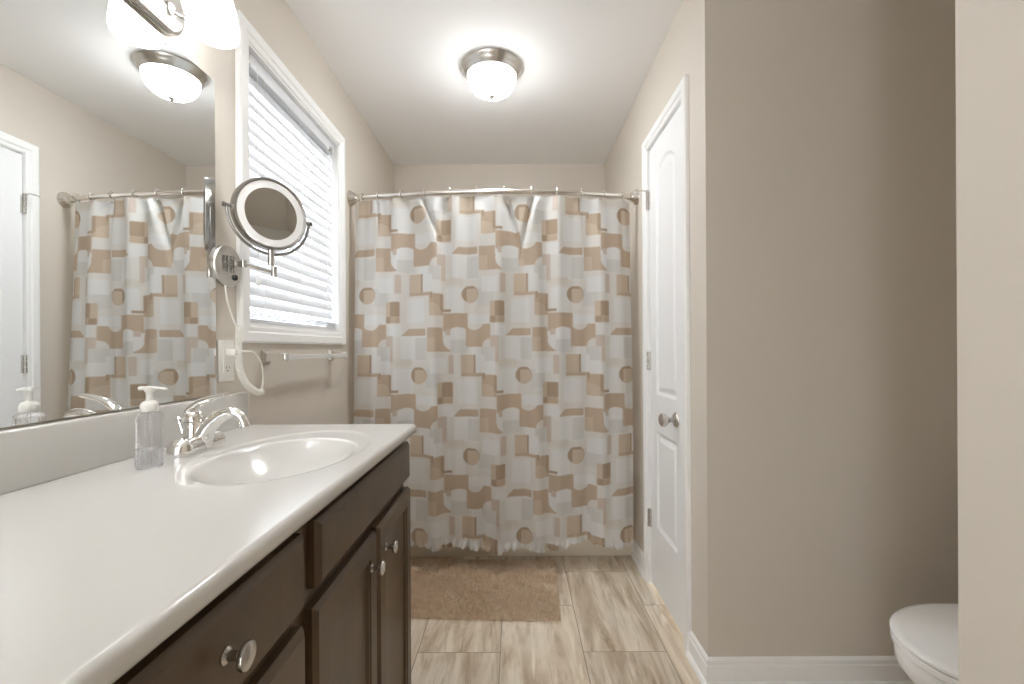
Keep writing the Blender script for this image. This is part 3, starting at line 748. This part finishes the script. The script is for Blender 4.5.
# ------------------------------------------------------------------ vanity light
LZ = 1.958
vl = thing('vanity_light', (XL, 0.80, LZ), 'brushed nickel vanity light bar with white glass shades over the mirror', 'light')
def bar_ring(x, i):
    y0, y1, z0, z1 = 0.45 + i, 1.143 - i, 1.900 + i, 2.016 - i; r = 0.05; pts = []
    for cy, cz, a0 in ((y1 - r, z1 - r, 0), (y0 + r, z1 - r, PI / 2), (y0 + r, z0 + r, PI), (y1 - r, z0 + r, 1.5 * PI)):
        for k in range(9):
            a = a0 + PI / 2 * k / 8; pts.append((x, cy + r * math.cos(a), cz + r * math.sin(a)))
    return pts
MB().rings([bar_ring(XL + 0.0005, 0), bar_ring(XL + 0.020, 0), bar_ring(XL + 0.024, 0.003), bar_ring(XL + 0.026, 0.009)]).build('backplate', 'nickel', vl)
for y in (1.133, 0.910, 0.687, 0.464):  # nearest shade is out of view, added to light the alcove
    ax = -0.757; yb = min(max(y, 0.505), 1.095)
    am = MB().tube(bez([(XL + 0.022, yb, 1.955), (XL + 0.048, yb + (y - yb) * .4, 1.945), (XL + 0.068, y, 1.965), (XL + 0.078, y, 2.02), (ax + 0.0, y, 2.062)], 30), 0.006, 12)
    am.lathe([(0.016, 0), (0.016, 0.004), (0.009, 0.008)], (XL + 0.025, yb, 1.955), (1, 0, 0), 20)
    am.lathe([(0.008, 0.026), (0.024, 0.020), (0.026, 0.0), (0.024, -0.006)], (ax, y, 2.042), (0, 0, 1), 24)
    arm = am.build('arm', 'nickel', vl)
    # bell glass, closed by its own thickness, open below
    sh = MB().lathe([(0.022, 2.040), (0.030, 2.037), (0.041, 2.018), (0.050, 1.984), (0.0548, 1.952), (0.0555, 1.930), (0.0535, 1.918),
                     (0.0510, 1.919), (0.0525, 1.932), (0.0518, 1.953), (0.047, 1.984), (0.038, 2.016), (0.028, 2.034)], (ax, y, 0), (0, 0, 1), 40, False, True)
    s = sh.build('glass_shade', 'shade', arm)
    MB().lathe([(0.012, 2.030), (0.013, 2.010), (0.024, 1.985), (0.029, 1.968), (0.027, 1.953), (0.018, 1.942), (0.004, 1.938)], (ax, y, 0), (0, 0, 1), 24).build('bulb', 'bulb', arm)

# ------------------------------------------------------------------ ceiling light
cx_, cy_ = -0.107, 2.10
cl_ = thing('ceiling_light', (cx_, cy_, ZC), 'round flush ceiling light with frosted dome and nickel rim', 'light')
MB().lathe([(0.10, 0.0), (0.142, -0.0005), (0.144, -0.006), (0.141, -0.014), (0.136, -0.018), (0.132, -0.026), (0.126, -0.034), (0.120, -0.040), (0.117, -0.044), (0.112, -0.044), (0.110, -0.03)], (cx_, cy_, ZC), (0, 0, 1), 64, True, False).build('rim_pan', 'nickel', cl_)
domep = [(0.1135, -0.038)] + [(0.1135 * math.cos(a) ** 0.8, -0.042 - 0.088 * math.sin(a)) for a in np.linspace(0, PI / 2 - 0.06, 14)]
MB().lathe(domep, (cx_, cy_, ZC), (0, 0, 1), 56, True, True).build('glass_dome', 'dome', cl_)
MB().lathe([(0.008, -0.124), (0.014, -0.130), (0.0145, -0.135), (0.009, -0.142), (0.005, -0.148), (0.001, -0.150)], (cx_, cy_, ZC), (0, 0, 1), 20).build('finial', 'nickel', cl_)

# ------------------------------------------------------------------ swing arm makeup mirror
by_, bz_ = 1.325, 1.3715
mk = thing('makeup_mirror', (XL, by_, bz_), 'round lighted magnifying mirror on a wall mounted swing arm', 'mirror')
base = MB().lathe([(0.060, 0.0005), (0.062, 0.004), (0.062, 0.013), (0.060, 0.0165), (0.0595, 0.017)], (XL, by_, bz_), (1, 0, 0), 44).build('wall_base', 'nickel', mk)
FXm = XL + 0.0173
lab = MB()
for k, (dy, z0, z1) in enumerate([(-0.033, -0.006, 0.026), (-0.026, -0.014, 0.030), (-0.016, -0.018, 0.030), (-0.010, -0.018, 0.030), (0.002, -0.018, 0.030), (0.010, -0.018, 0.032), (0.019, -0.016, 0.033)]):
    q = z0
    while q < z1:
        l = random.uniform(0.003, 0.009); lab.box(FXm - 0.0004, FXm + 0.0003, by_ + dy, by_ + dy + random.choice((0.0018, 0.003, 0.004)), bz_ + q, bz_ + min(q + l, z1)); q += l + 0.0016
lab.build('printed_label', 'ink', base, smooth=False)
MB().lathe([(0.009, 0), (0.009, 0.003), (0.0075, 0.0055), (0.002, 0.006)], (FXm - 0.0005, by_ + 0.026, bz_ - 0.030), (1, 0, 0), 20).build('switch', 'black', base)
jm = Vector((-0.754, 1.404, 1.366))                   # arm's free end
b = MB().lathe([(0.008, -0.011), (0.008, 0.011)], (XL + 0.036, by_ + 0.038, bz_ + 0.014), (0, 0, 1), 18)
b.box(XL + 0.0165, XL + 0.036, by_ + 0.033, by_ + 0.043, bz_ + 0.006, bz_ + 0.022, 0.001)
b.tube([(XL + 0.036, by_ + 0.038, bz_ + 0.014), tuple(jm)], 0.0052, 12)
b.lathe([(0.0085, -0.014), (0.0085, 0.018)], tuple(jm), (0, 0, 1), 16)
arm = b.build('swing_arm', 'nickel', mk)
mc = Vector((-0.7595, 1.395, 1.5435)); R = 0.110        # mirror centre
nrm = Vector((0.81, -0.586, 0.0)).normalized(); side = Vector((-nrm.y, nrm.x, 0)).normalized()   # side points away from the viewer
if side.y < 0: side = -side
up_ = Vector((0, 0, 1))
def disc_pt(a, r, dn): return mc + (side * math.cos(a) + up_ * math.sin(a)) * r + nrm * dn
b = MB().lathe([(0.0095, -0.026), (0.0095, 0.022)], (jm.x - 0.006, jm.y - 0.006, mc.z - R - 0.020), (0, 0, 1), 18)
b.tube([(jm.x, jm.y, jm.z + 0.012), (jm.x - 0.006, jm.y - 0.006, mc.z - R - 0.040)], 0.0045, 10)
post = b.build('pivot_post', 'nickel', mk)
ya = [disc_pt(a, R + 0.013, 0) for a in np.linspace(PI + 0.02, 2 * PI - 0.02, 44)]
b = MB().tube(ya, 0.0042, 10)
for a, sg in ((PI, -1), (0, 1)):
    c0 = disc_pt(a, R - 0.004, 0); b.lathe([(0.0055, 0), (0.0055, 0.020), (0.0075, 0.021), (0.0075, 0.027), (0.003, 0.028)], tuple(c0), tuple(side * sg), 14)
b.build('yoke', 'grey_nickel', mk)
b = MB().lathe([(R - 0.010, 0.010), (R - 0.006, 0.013), (R - 0.001, 0.012), (R, 0.006), (R, -0.010), (R - 0.003, -0.014), (R - 0.008, -0.0155), (R - 0.010, -0.0155)], tuple(mc), tuple(nrm), 72, False, False)
head = b.build('mirror_housing', 'grey_nickel', mk)
MB().lathe([(R - 0.0075, -0.0155), (R - 0.012, -0.0195), (R - 0.035, -0.025), (0.04, -0.028), (0.002, -0.0285)], tuple(mc), tuple(nrm), 64, False, True).build('back_cover', 'plastic', head)
MB().lathe([(R - 0.0095, 0.0095), (0.079, 0.0092), (0.079, 0.004), (R - 0.0095, 0.004)], tuple(mc), tuple(nrm), 72, False, False).build('light_ring', 'light_ring', head)
prof_ = [(0.0792, 0.0092)] + [(0.0792 * (1 - k / 12), 0.0092 - 0.0055 * (1 - (1 - k / 12) ** 2)) for k in range(1, 13)]
MB().lathe(prof_, tuple(mc), tuple(nrm), 72, False, True).build('magnifying_glass', 'mirror', head, angle=80)
# power cord with coil and plug
oy, oz = 1.328, 1.118                                # where it is plugged in
c1 = bez([(XL + 0.014, 1.310, bz_ - 0.058), (XL + 0.018, 1.316, 1.262), (XL + 0.028, 1.332, 1.205), (XL + 0.034, 1.342, 1.190)], 24)
cordb = MB().tube(c1, 0.0028, 8)
axis = bez([(XL + 0.034, 1.342, 1.196), (XL + 0.034, 1.340, 1.14), (XL + 0.034, 1.342, 1.075), (XL + 0.036, 1.372, 1.022), (XL + 0.040, 1.420, 0.992), (XL + 0.042, 1.448, 0.990)], 200)
coil = []; L_ = 0.0
for i, p_ in enumerate(axis):
    if i: L_ += (axis[i] - axis[i - 1]).length
    t = (axis[min(i + 1, len(axis) - 1)] - axis[max(i - 1, 0)]).normalized()
    n1 = Vector((1, 0, 0)); n1 = (n1 - t * n1.dot(t)).normalized(); n2 = t.cross(n1)
    coil.append((p_, n1, n2, L_))
hel = []
for i in range(len(coil) - 1):
    for s_ in range(4):
        f_ = s_ / 4; p0, n1, n2, l0 = coil[i]; p1_, _, _, l1 = coil[i + 1]
        p_ = p0.lerp(p1_, f_); l = l0 + (l1 - l0) * f_; a = 2 * PI * l / 0.0052
        hel.append(p_ + (n1 * math.cos(a) + n2 * math.sin(a)) * 0.0078)
cordb.tube(hel, 0.0026, 6)
c2 = bez([(XL + 0.042, 1.446, 0.994), (XL + 0.046, 1.448, 1.035), (XL + 0.050, 1.428, 1.085), (XL + 0.052, 1.385, 1.116), (XL + 0.046, 1.350, 1.120), (XL + 0.036, oy + 0.006, oz)], 40)
cordb.tube(c2, 0.0028, 8)
cd = cordb.build('power_cord', 'cord', mk)
tag(cd, 'white coiled cord')
MB().box(XL + 0.0085, XL + 0.038, oy - 0.012, oy + 0.014, oz - 0.010, oz + 0.010, 0.004, 2).build('plug', 'cord', cd)

# ------------------------------------------------------------------ outlet
ou = thing('electrical_outlet', (XL, 1.328, 1.092), 'white outlet plate on the wall with a cord plugged in', 'outlet')
MB().box(XL + 0.0002, XL + 0.006, 1.293, 1.364, 1.032, 1.153, 0.0022).build('cover_plate', 'plastic', ou)
MB().box(XL + 0.005, XL + 0.0082, 1.3115, 1.3455, 1.058, 1.127, 0.001).build('receptacle', 'plastic', ou)
b = MB()
for dy in (-0.0065, 0.0065): b.box(XL + 0.0078, XL + 0.0085, 1.3285 + dy - 0.001, 1.3285 + dy + 0.001, 1.070, 1.077)
b.lathe([(0.0022, 0), (0.0022, 0.0006)], (XL + 0.0079, 1.3285, 1.064), (1, 0, 0), 10)
b.build('socket_slots', 'grey_slot', ou, smooth=False)
for z in (1.044, 1.141): MB().lathe([(0.003, 0), (0.003, 0.0008), (0.001, 0.0012)], (XL + 0.0058, 1.3285, z), (1, 0, 0), 12).build('screw', 'plastic', ou)

# ------------------------------------------------------------------ towel bar
tbar = thing('towel_bar', (XL, 1.80, 1.10), 'chrome towel bar with square posts under the window', 'towel bar')
tx = XL + 0.068
for y in (1.532, 2.075):
    z = 1.098
    b = MB()
    def sq(x, h_): return [(x, y - h_, z - h_), (x, y + h_, z - h_), (x, y + h_, z + h_), (x, y - h_, z + h_)]
    b.rings([sq(XL + 0.0005, 0.026), sq(XL + 0.006, 0.026), sq(XL + 0.010, 0.021), sq(XL + 0.018, 0.013), sq(tx - 0.014, 0.0115)])
    b.box(tx - 0.014, tx + 0.013, y - 0.014, y + 0.014, z - 0.014, z + 0.014, 0.002)
    b.build('post', 'chrome', tbar, angle=20)
MB().box(tx - 0.0085, tx + 0.0085, 1.544, 2.064, 1.0895, 1.1065, 0.0015).build('bar', principled('pale_satin_bar', (0.82, 0.81, 0.79), 0.35, 0.6), tbar, angle=20)

# ------------------------------------------------------------------ bath rug
rloc = Vector((-0.228, 2.12, 0)); ra = math.radians(-2.8)
rug = thing('bath_rug', tuple(rloc), 'shaggy taupe bath rug on the tile floor before the tub', 'rug')
def rp(u, v, z):
    return (rloc.x + u * math.cos(ra) - v * math.sin(ra), rloc.y + u * math.sin(ra) + v * math.cos(ra), z)
RHX, RHY = 0.415, 0.258
b = MB(); rr = [(u, v) for u, v, _ in rrect(-RHX + .01, RHX - .01, -RHY + .01, RHY - .01, 0.02, 0)]
b.rings([[rp(u, v, 0.0008) for u, v in rr], [rp(u, v, 0.006) for u, v in rr]]); b.build('backing', 'rug', rug)
NB = 36000
bu = np.random.uniform(-RHX, RHX, NB); bv = np.random.uniform(-RHY, RHY, NB)
cl1 = np.sin(bu * 38 + 3 * np.sin(bv * 23)) + np.sin(bv * 41 + 2.5 * np.sin(bu * 19 + 1)) + 0.8 * np.sin(bu * 90 + bv * 70); cl1 = cl1 * 0.35
ang = cl1 * 1.1 + np.random.normal(0, 0.7, NB); lean = np.random.uniform(0.15, 0.75, NB)
ln = np.random.uniform(0.011, 0.019, NB) * (1 + 0.12 * cl1)
wd = np.random.uniform(0.0012, 0.0021, NB)
du_, dv_ = np.cos(ang), np.sin(ang)
lim = lambda q, m: np.clip(q, -m - 0.006, m + 0.006)
V_ = np.zeros((NB, 4, 3)); hx_ = ln * lean; hz_ = ln * np.sqrt(1 - (lean * .85) ** 2)
V_[:, 0] = np.stack([bu - dv_ * wd, bv + du_ * wd, np.full(NB, 0.005)], 1)
V_[:, 1] = np.stack([bu + dv_ * wd, bv - du_ * wd, np.full(NB, 0.005)], 1)
V_[:, 2] = np.stack([lim(bu + du_ * hx_ * .6 + dv_ * wd * .8, RHX), lim(bv + dv_ * hx_ * .6 - du_ * wd * .8, RHY), 0.005 + hz_ * .75], 1)
V_[:, 3] = np.stack([lim(bu + du_ * hx_ - dv_ * wd * .3, RHX), lim(bv + dv_ * hx_ + du_ * wd * .3, RHY), 0.005 + hz_], 1)
P_ = V_.reshape(-1, 3); x_ = P_[:, 0] * math.cos(ra) - P_[:, 1] * math.sin(ra); y_ = P_[:, 0] * math.sin(ra) + P_[:, 1] * math.cos(ra)
me = bpy.data.meshes.new('pile'); PV = np.stack([x_, y_, P_[:, 2]], 1)
fi = np.arange(NB * 4).reshape(NB, 4)
me.vertices.add(len(PV)); me.vertices.foreach_set('co', PV.astype(np.float32).ravel())
me.loops.add(fi.size); me.loops.foreach_set('vertex_index', fi.astype(np.int32).ravel())
me.polygons.add(NB); me.polygons.foreach_set('loop_start', (np.arange(NB) * 4).astype(np.int32))
me.update(calc_edges=True); me.materials.append(M['rug']); me.shade_smooth()
po = bpy.data.objects.new('pile', me); COL.objects.link(po); po.parent = rug; tag(po, kind='stuff')

# ------------------------------------------------------------------ toilet
ty = 1.072
TS = 0.050
to = thing('toilet', (1.20, ty, 0), 'white toilet with closed lid in the alcove', 'toilet')
def egg(xf, xb, hwid, z, n=48, sq=2.0, yoff=0.0):
    """outline pointing towards -x: long rounded front, squarer back"""
    xf = xf + TS; xm = xf + (xb - xf) * 0.50; pts = []; z = z * 0.965 if z > 0.05 else z
    for k in range(n):
        a = 2 * PI * k / n; c, s = math.cos(a), math.sin(a)
        if c < 0: x = xm + (xm - xf) * c; y = hwid * s
        else:
            e = 2.0 / 2.8; x = xm + (xb - xm) * abs(c) ** e; y = hwid * (abs(s) ** e) * (1 if s >= 0 else -1)
        pts.append((x, ty + y, z))
    return pts
XF = 0.884
MB().rings([egg(1.06, 1.50, 0.105, 0.001), egg(1.05, 1.50, 0.108, 0.02), egg(1.055, 1.50, 0.100, 0.06), egg(1.04, 1.50, 0.098, 0.14), egg(1.00, 1.50, 0.112, 0.21), egg(0.95, 1.49, 0.142, 0.27),
            egg(0.906, 1.47, 0.170, 0.32), egg(0.888, 1.45, 0.182, 0.350), egg(0.888, 1.44, 0.182, 0.380), egg(0.891, 1.44, 0.180, 0.386), egg(0.93, 1.40, 0.14, 0.387), egg(0.95, 1.37, 0.12, 0.33), egg(1.03, 1.30, 0.07, 0.24)]).build('bowl', 'porcelain', to)
MB().rings([egg(XF + .004, 1.385, 0.183, 0.3885), egg(XF + .001, 1.385, 0.186, 0.391), egg(XF + .001, 1.385, 0.186, 0.402), egg(XF + .004, 1.385, 0.183, 0.4055), egg(XF + .05, 1.36, 0.13, 0.4055), egg(XF + .055, 1.35, 0.125, 0.3885)], False, False).build('seat', 'porcelain', to)
MB().rings([egg(XF + .002, 1.392, 0.185, 0.4095), egg(XF - .001, 1.395, 0.188, 0.412), egg(XF - .001, 1.395, 0.188, 0.418), egg(XF + .004, 1.392, 0.184, 0.4225), egg(XF + .016, 1.385, 0.173, 0.4255), egg(XF + .06, 1.36, 0.135, 0.429), egg(XF + .14, 1.30, 0.07, 0.431)]).build('lid', 'porcelain', to)
for dy in (-0.075, 0.075): MB().box(1.385, 1.415, ty + dy - 0.016, ty + dy + 0.016, 0.372, 0.410, 0.006).build('lid_hinge', 'porcelain', to)
MB().rings([rrect(1.415, NX1 - 0.012, ty - 0.19, ty + 0.19, 0.03, 0.36), rrect(1.405, NX1 - 0.010, ty - 0.205, ty + 0.205, 0.03, 0.40), rrect(1.400, NX1 - 0.010, ty - 0.215, ty + 0.215, 0.03, 0.70)]).build('tank', 'porcelain', to)
MB().rings([rrect(1.392, NX1 - 0.006, ty - 0.223, ty + 0.223, 0.03, 0.701), rrect(1.392, NX1 - 0.006, ty - 0.223, ty + 0.223, 0.03, 0.725), rrect(1.402, NX1 - 0.012, ty - 0.213, ty + 0.213, 0.03, 0.735)]).build('tank_lid', 'porcelain', to)
b = MB().lathe([(0.013, 0), (0.013, 0.008), (0.008, 0.012)], (1.400, ty - 0.15, 0.655), (-1, 0, 0), 16).tube([(1.389, ty - 0.15, 0.655), (1.385, ty - 0.10, 0.648), (1.385, ty - 0.075, 0.645)], 0.005, 8)
b.build('flush_lever', 'chrome', to)
